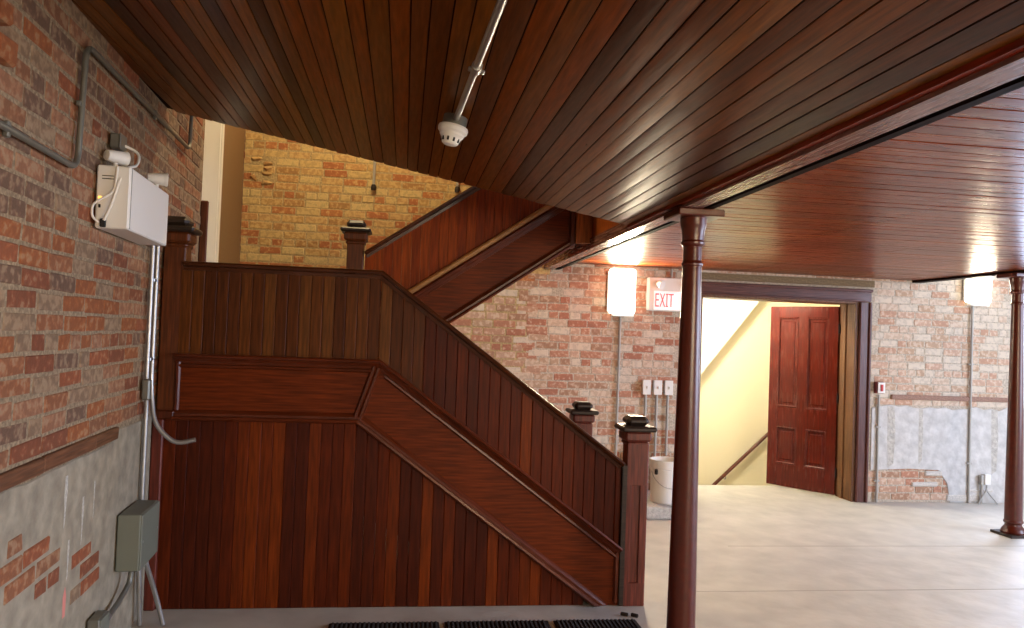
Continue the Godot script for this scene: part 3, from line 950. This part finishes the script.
func upper_flight() -> void:
	var t := thing("staircase", "upper stair flight climbing right behind the ceiling edge, with tan bar for the lit ledge top", "staircase", Vector3(0, 0, -5.7))
	var ang := atan(SU)
	var x := -0.3
	while x < 1.2:
		var x1 := minf(x + 0.066, 1.2)
		obj("board", prism(P([x, T_up(x) - 0.05, x1 - 0.001, T_up(x1) - 0.05, x1 - 0.001, R_up(x1) - 0.03, x, R_up(x) - 0.03]), -0.03, rng.randf_range(-0.001, 0.001), 0.0012), M.flight_boards[rng.randi() % 4], t)
		x = x1
	obj("panel", prism(P([-0.3, maxf(1.07, B_up(-0.3)), 1.2, B_up(1.2), 1.2, T_up(1.2) - 0.04, -0.3, T_up(-0.3) - 0.04]), -0.03, -0.006), M.panel, t)
	var low := P([-0.03, 0.0, 0.03, 0.0, 0.036, 0.012, 0.022, 0.022, 0.022, 0.036, 0.008, 0.05, 0.0, 0.06, -0.03, 0.06])
	obj("base_moulding", bar(low, 0, 1.52 / cos(ang)), M.mould, t, Vector3(-0.28, B_up(-0.28) - 0.01, 0), Vector3(0, 0, ang))
	var ledge := P([-0.02, -0.055, 0.012, -0.055, 0.018, -0.04, 0.034, -0.022, 0.046, -0.018, 0.05, -0.008, 0.044, 0.0, -0.02, 0.0])
	obj("ledge_moulding", bar(ledge, 0, 1.5 / cos(ang)), M.mould, t, Vector3(-0.3, T_up(-0.3) - 0.02, 0), Vector3(0, 0, ang))
	var cap := P([-0.075, -0.05, 0.01, -0.05, 0.014, -0.03, 0.034, -0.024, 0.04, -0.012, 0.034, -0.002, 0.02, 0.0, -0.06, 0.0, -0.075, -0.01])
	obj("top_rail", bar(cap, 0, 1.55 / cos(ang)), M.rail, t, Vector3(-0.31, R_up(-0.31), 0), Vector3(0, 0, ang))
	obj("handrail", tube([Vector3(-0.2, T_up(-0.2) + 0.012, 0.062), Vector3(1.15, T_up(1.15) + 0.012, 0.062)], 0.019, 12), M.tan, t)  # tan bar added to paint in the lit ledge top
	obj("trim_post", box(Vector3(0.036, 1.2, 0.06), 0.006), M.mould_y, t, Vector3(1.215, B_up(1.2) + 0.59, 0.0))
	obj("board", box(Vector3(0.12, 1.2, 0.02), 0.003), wood(C(196, 108, 44), "y", 0.45), t, Vector3(1.297, 2.9, 0.03))  # brighter colour makes up for the poor light on this board
	# soffit and steps
	for k in 5:
		var z := -0.12 - 0.21 * k
		obj("soffit_board", prism(P([-0.3, B_up(-0.3) + 0.0, 1.35, B_up(1.35) + 0.0, 1.35, B_up(1.35) + 0.03, -0.3, B_up(-0.3) + 0.03]), z - 0.1, z + 0.1, 0.004), M.flight_boards[k % 4], t)
	for k in 7:
		obj("tread", box(Vector3(0.29, 0.03, 1.04), 0.006), M.panel, t, Vector3(-0.2 + 0.26 * k, B_up(-0.2 + 0.26 * k) + 0.2, -0.57))
		obj("riser", box(Vector3(0.02, 0.148, 1.04), 0.002), M.panel, t, Vector3(-0.325 + 0.26 * k, B_up(-0.2 + 0.26 * k) + 0.11, -0.57))

# ---------------------------------------------------------------- columns
func columns() -> void:
	for a in [[Vector3(1.438, 0, -3.8), 2.262, "tall tapered red-brown column in front of the doorway, nearest the camera"], [Vector3(5.4, 0, -6.26), 2.312, "dark slender column at the end of the flat ceiling, on a square base plate"]]:
		var h: float = a[1]
		var c := thing("column", a[2], "column", a[0], 0.0)
		obj("base_plate", box(Vector3(0.25, 0.022, 0.25), 0.004), M.newel_dark, c, Vector3(0, 0.011, 0))
		obj("base", lathe([Vector2(0.001, 0.022), Vector2(0.098, 0.022), Vector2(0.1, 0.035), Vector2(0.088, 0.06), Vector2(0.068, 0.085), Vector2(0.066, 0.1), Vector2(0.078, 0.112), Vector2(0.078, 0.125), Vector2(0.0715, 0.135)], 32), M.column, c)
		var pr := []
		for k in 9:
			var f := k / 8.0
			pr.append(Vector2(0.0715 - 0.0235 * pow(f, 1.15), 0.13 + (h - 0.28 - 0.13) * f))
		obj("shaft", lathe(pr, 40), M.column, c)
		var y := h - 0.28
		obj("capital", lathe([Vector2(0.048, y), Vector2(0.054, y + 0.004), Vector2(0.055, y + 0.014), Vector2(0.05, y + 0.02), Vector2(0.0465, y + 0.03), Vector2(0.046, y + 0.1), Vector2(0.052, y + 0.104), Vector2(0.059, y + 0.112), Vector2(0.06, y + 0.122), Vector2(0.054, y + 0.132), Vector2(0.056, y + 0.16), Vector2(0.061, y + 0.19), Vector2(0.066, y + 0.21), Vector2(0.068, y + 0.245)], 40), M.column, c)
		obj("abacus", box(Vector3(0.24, 0.036, 0.24), 0.006), M.column, c, Vector3(0, h - 0.018, 0))

# ---------------------------------------------------------------- things on the left wall
func on_left(called: String, label: String, category: String, s: float, y: float, group := "") -> Node3D:
	var b := Basis(wdir, Vector3.UP, wdir.cross(Vector3.UP))
	var o := thing(called, label, category, WX + b * Vector3(s, y, 0.012), 0.0, group)
	o.basis = b
	return o

func conduit(o: Node3D, pts: Array, r: float, m: Material, bend := 0.1) -> void:
	obj("pipe", tube(smooth_path(pts, bend), r, 12), m, o)

func left_wall_fittings() -> void:
	var c := on_left("conduit", "thin grey conduit zigzagging along the brick under the sloping ceiling", "conduit", -1.45, 2.17)
	conduit(c, [LW(-2.2, 0, 0.014), LW(-0.005, 0.0, 0.014), LW(0.03, 0.49, 0.014), LW(1.94, 0.515, 0.014), LW(1.98, 1.4, 0.014)], 0.0115, M.steel_dull, 0.07)
	for a in [[0.012, 0.25, PI / 2], [1.1, 0.504, 0.0], [-0.6, 0.0, 0.0]]:
		obj("strap", box(Vector3(0.022, 0.05, 0.018), 0.004), M.steel_dull, c, Vector3(a[0], a[1], 0.008), Vector3(0, 0, a[2]))

	# emergency lighting unit
	var e := on_left("emergency_light", "white emergency light box with two lamp heads on the brick wall", "emergency light", -0.845, 1.98)
	obj("housing", box(Vector3(0.68, 0.262, 0.13), 0.006), M.white, e, Vector3(0, 0.131, 0.066))
	obj("cover_seam", box(Vector3(0.004, 0.255, 0.134), 0.0), plain(C(150, 148, 144), 0.6), e, Vector3(-0.32, 0.131, 0.066))
	for k in 2:
		obj("vent_slot", box(Vector3(0.004, 0.003, 0.045)), M.black, e, Vector3(-0.341, 0.205 + 0.012 * k, 0.045))
	obj("indicator", box(Vector3(0.006, 0.012, 0.014), 0.002), glowing(C(255, 190, 90), 1.2), e, Vector3(-0.342, 0.125, 0.018))
	obj("test_switch", box(Vector3(0.006, 0.014, 0.008), 0.001), M.black, e, Vector3(-0.342, 0.09, 0.018))
	obj("plug", box(Vector3(0.016, 0.035, 0.022), 0.003), M.black, e, Vector3(-0.345, 0.02, 0.035))
	for a in [[-0.25, 0.045, 0.35], [0.22, 0.1, -0.2]]:
		var hd := obj("lamp_head", lathe([Vector2(0.001, -0.045), Vector2(0.022, -0.042), Vector2(0.026, -0.02), Vector2(0.03, 0.03), Vector2(0.034, 0.045), Vector2(0.03, 0.048), Vector2(0.001, 0.046)], 24), M.white, e, Vector3(a[0], 0.315, a[1]), Vector3(a[2], 0.3, -PI / 2 + 0.1))
		hd.basis = Basis(Vector3.UP, 0.5 + a[2]) * Basis(Vector3.RIGHT, PI / 2)
		obj("lamp_stem", tube([Vector3(a[0], 0.255, a[1]), Vector3(a[0], 0.31, a[1])], 0.009, 8), M.white, e)
	obj("cord", tube(smooth_path([LW(-0.14, 0.395, 0.03), LW(-0.1, 0.37, 0.1), LW(-0.16, 0.3, 0.11), LW(-0.3, 0.262, 0.1), LW(-0.348, 0.2, 0.09), LW(-0.36, 0.1, 0.07), LW(-0.352, 0.03, 0.04)], 0.08), 0.006, 8), M.cable, e)
	obj("cord", tube(smooth_path([LW(-0.343, 0.258, 0.08), LW(-0.352, 0.15, 0.075), LW(-0.37, 0.115, 0.03), LW(-0.375, 0.09, 0.0), LW(-0.37, 0.04, 0.0), LW(-0.352, 0.02, 0.02)], 0.04), 0.005, 8), M.cable, e)
	var jb := on_left("junction_box", "small grey junction box on the brick above the emergency light", "junction box", -1.0, 2.345)
	obj("body", box(Vector3(0.09, 0.065, 0.04), 0.006), M.steel_dull, jb, Vector3(0, 0.0325, 0.021))
	obj("cover", box(Vector3(0.096, 0.07, 0.006), 0.002), M.steel_dull, jb, Vector3(0, 0.0325, 0.044))

	# conduits down to the grey box
	var v := on_left("conduit", "straight metal conduit running down the wall into the grey box", "conduit", -0.30, 0.66)
	conduit(v, [LW(-0.2, 1.42, 0.03), LW(0.02, 1.42, 0.014), LW(0.02, 0.62, 0.014), LW(0.045, 0.5, 0.014), LW(0.045, -0.3, 0.014), LW(0.06, -0.655, 0.03)], 0.0125, M.steel, 0.09)
	obj("conduit_body", box(Vector3(0.05, 0.11, 0.04), 0.008), M.steel_dull, v, Vector3(0.0, 0.585, 0.022))
	var v2 := on_left("conduit", "metal conduit whose cut lower end curls out before the stair panelling", "conduit", -0.2, 1.1)
	conduit(v2, [LW(-0.1, 0.95, 0.03), LW(0.02, 0.95, 0.014), LW(0.02, 0.14, 0.014), LW(-0.02, -0.05, 0.05), LW(-0.02, -0.15, 0.16), LW(-0.02, -0.125, 0.26)], 0.0125, M.steel, 0.1)
	for y in [0.3, 0.72]:
		obj("strap", box(Vector3(0.075, 0.022, 0.02), 0.004), M.steel, v2, Vector3(-0.01, y, 0.012))

	var g := on_left("electrical_box", "grey metal electrical box low on the plaster beside the stairs", "electrical box", -0.465, 0.4)
	obj("body", box(Vector3(0.34, 0.27, 0.105), 0.005), M.grey_box, g, Vector3(0, 0.135, 0.054))
	obj("lid", box(Vector3(0.335, 0.265, 0.008), 0.003), M.grey_box, g, Vector3(0, 0.135, 0.1095))
	for s in [-1, 1]:
		obj("screw", lathe([Vector2(0.001, 0.003), Vector2(0.006, 0.002), Vector2(0.006, 0.0)], 12), M.steel, g, Vector3(0.14 * s, 0.135, 0.113), Vector3(PI / 2, 0, 0))
	var f1 := on_left("conduit", "short conduit curving from the grey box to the low socket box", "conduit", -0.55, 0.29)
	conduit(f1, [LW(0.02, 0.108, 0.05), LW(0.02, 0.03, 0.045), LW(-0.12, -0.03, 0.03), LW(-0.3, -0.035, 0.03)], 0.0125, M.steel_dull, 0.12)
	obj("coupling", tube([LW(-0.27, -0.034, 0.03), LW(-0.33, -0.034, 0.03)], 0.018, 12), M.steel, f1)
	var f2 := on_left("cable", "pale flexible cable dropping from the grey box to the floor", "cable", -0.36, 0.2)
	conduit(f2, [LW(0.0, 0.198, 0.07), LW(0.0, 0.16, 0.075), LW(0.08, -0.02, 0.11), LW(0.1, -0.19, 0.15)], 0.0125, M.steel, 0.1)
	var sb := on_left("socket_box", "small dark socket box at the foot of the plaster wall", "socket box", -0.95, 0.22)
	obj("body", box(Vector3(0.13, 0.09, 0.05), 0.005), M.steel_dull, sb, Vector3(0, 0.045, 0.026))
	obj("cover", box(Vector3(0.12, 0.082, 0.006), 0.002), M.grey_box, sb, Vector3(0, 0.045, 0.054))

func glowing(c: Color, e: float) -> StandardMaterial3D:
	var m := plain(c, 0.5)
	m.emission_enabled = true
	m.emission = c
	m.emission_energy_multiplier = e
	return m

# ---------------------------------------------------------------- things on the back wall
func sconce(at: Vector3, label: String, tilt: float, energy: float) -> void:
	var s := thing("wall_lamp", label, "wall lamp", at, 0.0, "")
	obj("back_plate", box(Vector3(0.28, 0.4, 0.03), 0.006), M.white, s, Vector3(0, 0.225, 0.016))
	var sh := obj("shade", prism(rounded(0.26, 0.45, 0.03), 0.035, 0.12, 0.02), M.glow, s, Vector3(0, 0.225, 0), Vector3(0, 0, tilt))
	for y in [-0.16, 0.16]:
		obj("band", box(Vector3(0.27, 0.008, 0.094), 0.003), M.white, sh, Vector3(0, y, 0.074))
	obj("bracket", box(Vector3(0.22, 0.03, 0.07), 0.004), M.white, s, Vector3(0.02, -0.01, 0.04))
	var l := AreaLight3D.new()
	l.name = "wall_lamp_glow"
	l.area_size = Vector2(0.25, 0.44)
	l.light_energy = energy
	l.light_color = C(255, 236, 200)
	l.shadow_enabled = true
	l.area_range = 20.0
	add_child(l, true)
	l.position = at + Vector3(0, 0.225, 0.13)
	l.rotation.y = PI

func back_wall_fittings() -> void:
	var Z := -7.592
	sconce(Vector3(2.13, 1.85, Z), "glowing white wall lamp beside the EXIT sign", 0.0, 3.6)
	sconce(Vector3(6.03, 2.12, Z), "glowing white wall lamp under the ceiling edge by the end column", -0.05, 1.8)
	for a in [[2.135, 1.84, 0.06, "thin metal conduit dropping from the lamp beside the EXIT sign"], [6.0, 2.1, 0.0, "thin metal conduit dropping from the lamp by the end column"], [4.945, 1.12, 0.0, "thin metal conduit below the fire alarm pull, beside the door casing"]]:
		var h: float = a[1] - a[2]
		var c := thing("conduit", a[3], "conduit", Vector3(a[0], a[2], Z))
		conduit(c, [Vector3(0, h, 0.02), Vector3(0, 0, 0.02)], 0.012, M.pipe_pale)
		for f in [0.2, 0.7]:
			obj("strap", box(Vector3(0.06, 0.02, 0.03), 0.004), M.pipe_pale, c, Vector3(0, h * f, 0.012))
	# EXIT sign with two lamp heads
	var e := thing("exit_sign", "white EXIT sign with red letters and two emergency lamp heads", "exit sign", Vector3(2.65, 1.895, Z))
	obj("housing", box(Vector3(0.5, 0.335, 0.09), 0.008), M.white, e, Vector3(0, 0.168, 0.046))
	obj("sign_face", box(Vector3(0.44, 0.185, 0.012), 0.003), M.lit_sign, e, Vector3(0.02, 0.105, 0.094))
	var tm := TextMesh.new()
	tm.text = "EXIT"
	tm.font_size = 64
	tm.pixel_size = 0.0026
	tm.depth = 0.004
	var fnt := SystemFont.new()
	fnt.font_names = PackedStringArray(["Droid Sans"])
	fnt.font_weight = 400
	tm.font = fnt
	var lt := obj("lettering", tm, M.red, e, Vector3(-0.095, 0.105, 0.101))
	lt.scale = Vector3(0.62, 1.12, 1)
	obj("arrow", prism(P([0, 0, 0.03, 0.03, 0.018, 0.0, 0.03, -0.03]), 0, 0.004), M.red, e, Vector3(0.12, 0.105, 0.1), Vector3(0, 0, PI))
	for s in [-1, 1]:
		var x: float = s * 0.15
		obj("lamp_head", lathe([Vector2(0.001, -0.03), Vector2(0.03, -0.028), Vector2(0.036, 0.0), Vector2(0.044, 0.03), Vector2(0.04, 0.034), Vector2(0.001, 0.03)], 20), M.white, e, Vector3(x, 0.265, 0.125), Vector3(PI / 2 + 0.4, 0, s * 0.5))
		obj("lamp_stem", tube([Vector3(x, 0.265, 0.088), Vector3(x, 0.265, 0.115)], 0.012, 8), M.white, e)
	var cb := thing("conduit", "short conduit from the ceiling to the top of the EXIT sign", "conduit", Vector3(2.65, 2.235, Z))
	conduit(cb, [Vector3(0, 0, 0.03), Vector3(0, 0.09, 0.03)], 0.012, M.pipe_pale)
	# three switch boxes, each with its conduit
	var names := ["leftmost", "middle", "rightmost"]
	for k in 3:
		var x := 2.422 + 0.115 * k
		var s := thing("switch_box", "%s of the three white switch boxes above the bucket" % names[k], "switch", Vector3(x, 1.06, Z), 0.0, "switch boxes above the bucket")
		obj("body", box(Vector3(0.078, 0.14, 0.05), 0.006), M.white, s, Vector3(0, 0.07, 0.026))
		obj("cover", box(Vector3(0.084, 0.146, 0.006), 0.003), M.white, s, Vector3(0, 0.07, 0.054))
		obj("toggle", box(Vector3(0.012, 0.026, 0.014), 0.003), plain(C(205, 200, 190), 0.5), s, Vector3(0, 0.07, 0.062))
		var low: float = [0.5, 0.0, 0.45][k]
		var c := thing("conduit", "metal conduit below the %s of the three white switch boxes" % names[k], "conduit", Vector3(x, low, Z), 0.0, "conduits below the switch boxes")
		conduit(c, [Vector3(0, 1.058 - low, 0.022), Vector3(0, 0, 0.022)], 0.0125, M.pipe_pale)
	# fire alarm pull
	var p := thing("fire_alarm_pull", "small red and white fire alarm pull beside the door casing", "alarm pull", Vector3(4.95, 1.135, Z))
	obj("back_box", box(Vector3(0.09, 0.12, 0.045), 0.005), plain(C(110, 36, 32), 0.5), p, Vector3(-0.01, 0.06, 0.024))
	obj("front_plate", box(Vector3(0.08, 0.11, 0.012), 0.003), M.white, p, Vector3(0.0, 0.06, 0.053))
	obj("pull_handle", box(Vector3(0.026, 0.07, 0.014), 0.003), plain(C(190, 50, 44), 0.5), p, Vector3(0.0, 0.058, 0.064))
	# outlet low on the plaster
	var o := thing("outlet_box", "white outlet box on a short pipe low on the far plaster wall", "outlet", Vector3(6.17, 0.2, Z + 0.012))
	obj("body", box(Vector3(0.07, 0.11, 0.05), 0.005), M.white, o, Vector3(0.02, 0.055, 0.027))
	obj("side_box", box(Vector3(0.03, 0.1, 0.045), 0.004), M.pipe_pale, o, Vector3(-0.04, 0.05, 0.024))
	obj("stem", tube([Vector3(-0.03, 0.0, 0.024), Vector3(-0.03, -0.198, 0.024)], 0.014, 10), M.pipe_pale, o)
	for s in [-1, 1]:
		obj("cable", tube(smooth_path([Vector3(0.02, 0, 0.03), Vector3(0.02, -0.06, 0.03), Vector3(0.02 + s * 0.09, -0.17, 0.05), Vector3(0.02 + s * 0.11, -0.198, 0.06)], 0.06), 0.008, 8), M.pipe_pale, o)
	# pipes that hang down the stairwell wall
	for a in [[-0.345, 2.97, "short pipe with capped end hanging down the stairwell brick"], [0.457, 3.0, "short pipe end peeping below the ceiling edge above the upper flight"]]:
		var c := thing("pipe_drop", a[2], "pipe", Vector3(a[0], a[1], Z))
		conduit(c, [Vector3(0, 1.2, 0.025), Vector3(0, 0, 0.025)], 0.014, M.pipe_pale)
		obj("end_cap", lathe([Vector2(0.001, -0.03), Vector2(0.024, -0.03), Vector2(0.026, -0.005), Vector2(0.02, 0.02), Vector2(0.014, 0.024)], 16), M.dark, c, Vector3(0, 0, 0.025))

# lamps outside the picture; the one behind the camera is added fill
func room_lamps() -> void:
	for a in [[Vector3(3.1, 2.33, 0.6), "opal globe added behind the camera to light the left wall", 2.2, 0.3], [Vector3(-0.45, 5.2, -6.0), "opal globe lamp hanging high over the stair landing", 1.9, 0.75]]:
		var at: Vector3 = a[0]
		var l := thing("pendant_lamp", a[1], "lamp", at)
		var drop: float = a[3]
		obj("cord", tube([Vector3.ZERO, Vector3(0, -drop + 0.1, 0)], 0.006, 8), M.black, l)
		obj("globe", lathe([Vector2(0.001, -drop - 0.1), Vector2(0.05, -drop - 0.087), Vector2(0.087, -drop - 0.05), Vector2(0.1, -drop), Vector2(0.087, -drop + 0.05), Vector2(0.05, -drop + 0.087), Vector2(0.001, -drop + 0.1)], 24), M.glow, l)
		omni("pendant_lamp_glow", at + Vector3(0, -drop, 0), a[2], C(255, 214, 150) if a[3] < 0.5 else C(255, 224, 170), 0.09)

# ---------------------------------------------------------------- small things
func small_things() -> void:
	# smoke detector on its ceiling conduit
	var n := Vector3(-0.187, -1, 0).normalized()
	var at := Vector3(0.176, 2.489, -3.2)
	var d := thing("smoke_detector", "white smoke detector on the sloping ceiling", "smoke detector", at)
	d.rotation.z = -atan(0.187)
	obj("mount_box", lathe([Vector2(0.05, 0.0), Vector2(0.05, -0.042), Vector2(0.001, -0.042)], 28), M.steel_dull, d)
	obj("base", lathe([Vector2(0.001, -0.042), Vector2(0.06, -0.042), Vector2(0.063, -0.05), Vector2(0.061, -0.064), Vector2(0.052, -0.072)], 32), M.white, d)
	obj("sensor_head", lathe([Vector2(0.052, -0.07), Vector2(0.05, -0.08), Vector2(0.042, -0.09), Vector2(0.034, -0.112), Vector2(0.026, -0.118), Vector2(0.001, -0.119)], 32), M.white, d)
	for k in 10:
		var a := TAU * k / 10
		obj("vent_slot", box(Vector3(0.008, 0.016, 0.006), 0.001), M.black, d, Vector3(cos(a) * 0.0385, -0.1, sin(a) * 0.0385), Vector3(0, -a + PI / 2, 0))
	var c := thing("conduit", "bright metal conduit along the sloping ceiling to the smoke detector", "conduit", at + Vector3(0, -0.0, 0.05))
	conduit(c, [Vector3(0.0, -0.018, 0.0), Vector3(0.04, -0.026, 1.15), Vector3(0.1, -0.036, 2.9)], 0.0125, M.steel, 0.1)
	obj("strap", box(Vector3(0.055, 0.012, 0.024), 0.003), M.steel, c, Vector3(0.024, -0.028, 0.62), Vector3(0, 0, -0.185))
	obj("coupling", tube([Vector3(0.022, -0.0225, 0.6), Vector3(0.024, -0.023, 0.66)], 0.018, 12), M.steel, c)
	# bucket on its plinth
	var pl := thing("plinth", "low pale concrete block at the foot of the far wall", "plinth", Vector3(2.41, 0, -7.15))
	obj("block", box(Vector3(0.42, 0.11, 0.78), 0.012), rough_stone(C(206, 202, 194), 3.0, 0.8), pl, Vector3(0, 0.055, 0))
	var b := thing("bucket", "white plastic bucket behind the nearest column", "bucket", Vector3(2.46, 0.11, -7.0))
	obj("body", lathe([Vector2(0.001, 0.0), Vector2(0.13, 0.0), Vector2(0.135, 0.01), Vector2(0.146, 0.3), Vector2(0.152, 0.302), Vector2(0.152, 0.312), Vector2(0.147, 0.315), Vector2(0.15, 0.38), Vector2(0.158, 0.384), Vector2(0.158, 0.394), Vector2(0.146, 0.394), Vector2(0.13, 0.02), Vector2(0.001, 0.02)], 36), M.white, b)
	obj("handle_ear", box(Vector3(0.03, 0.05, 0.02), 0.006), M.black, b, Vector3(-0.125, 0.29, 0.09), Vector3(0, -0.9, 0))
	var hp := []
	for k in 13:
		var a := PI * k / 12
		hp.append(Vector3(-cos(a) * 0.155, 0.29 - sin(a) * 0.14, 0.05 + sin(a) * 0.12))
	obj("handle", tube(hp, 0.003, 6), M.steel, b)
	var wp := thing("wooden_post", "short red-brown board standing behind the white bucket", "board", Vector3(2.31, 0.11, -7.5))
	obj("board", box(Vector3(0.1, 0.4, 0.03), 0.004), wood(C(112, 58, 40), "y", 0.6), wp, Vector3(0, 0.2, 0))
	# ribbed mats at the foot of the stair panelling
	var mats := [[-0.335, 0.255, "leftmost of the three dark ribbed floor mats"], [0.285, 0.865, "middle of the three dark ribbed floor mats"], [0.895, 1.37, "rightmost of the three dark ribbed floor mats"]]
	for a in mats:
		var w: float = a[1] - a[0]
		var m := thing("floor_mat", a[2] + ", by the stair panelling", "mat", Vector3((a[0] + a[1]) / 2, 0, -3.91), 0.0, "dark mats before the stairs")
		obj("backing", box(Vector3(w, 0.01, 0.86), 0.003), M.black, m, Vector3(0, 0.005, 0))
		var k := 0
		var x := -w / 2 + 0.02
		var st := start()
		while x < w / 2 - 0.01:
			put_box(st, Vector3(0.012, 0.008, 0.84), Vector3(x, 0.0135, 0), 0.002)
			x += 0.024
			k += 1
		obj("ribs", st.commit(), plain(C(52, 50, 50), 0.8), m).set_meta("kind", "stuff")
	# loose fixings on the floor by the newel
	for a in [[1.33, -4.42, 0.5, "left"], [1.385, -4.4, 0.7, "right"]]:
		tag(obj("floor_fixing", box(Vector3(0.045, 0.02, 0.016), 0.004), M.dark, self, Vector3(a[0], 0.01, a[1]), Vector3(0, -a[2], 0)), "%s one of two small dark fixings on the floor at the newel foot" % a[3], "fixing", "loose fixings by the newel post")
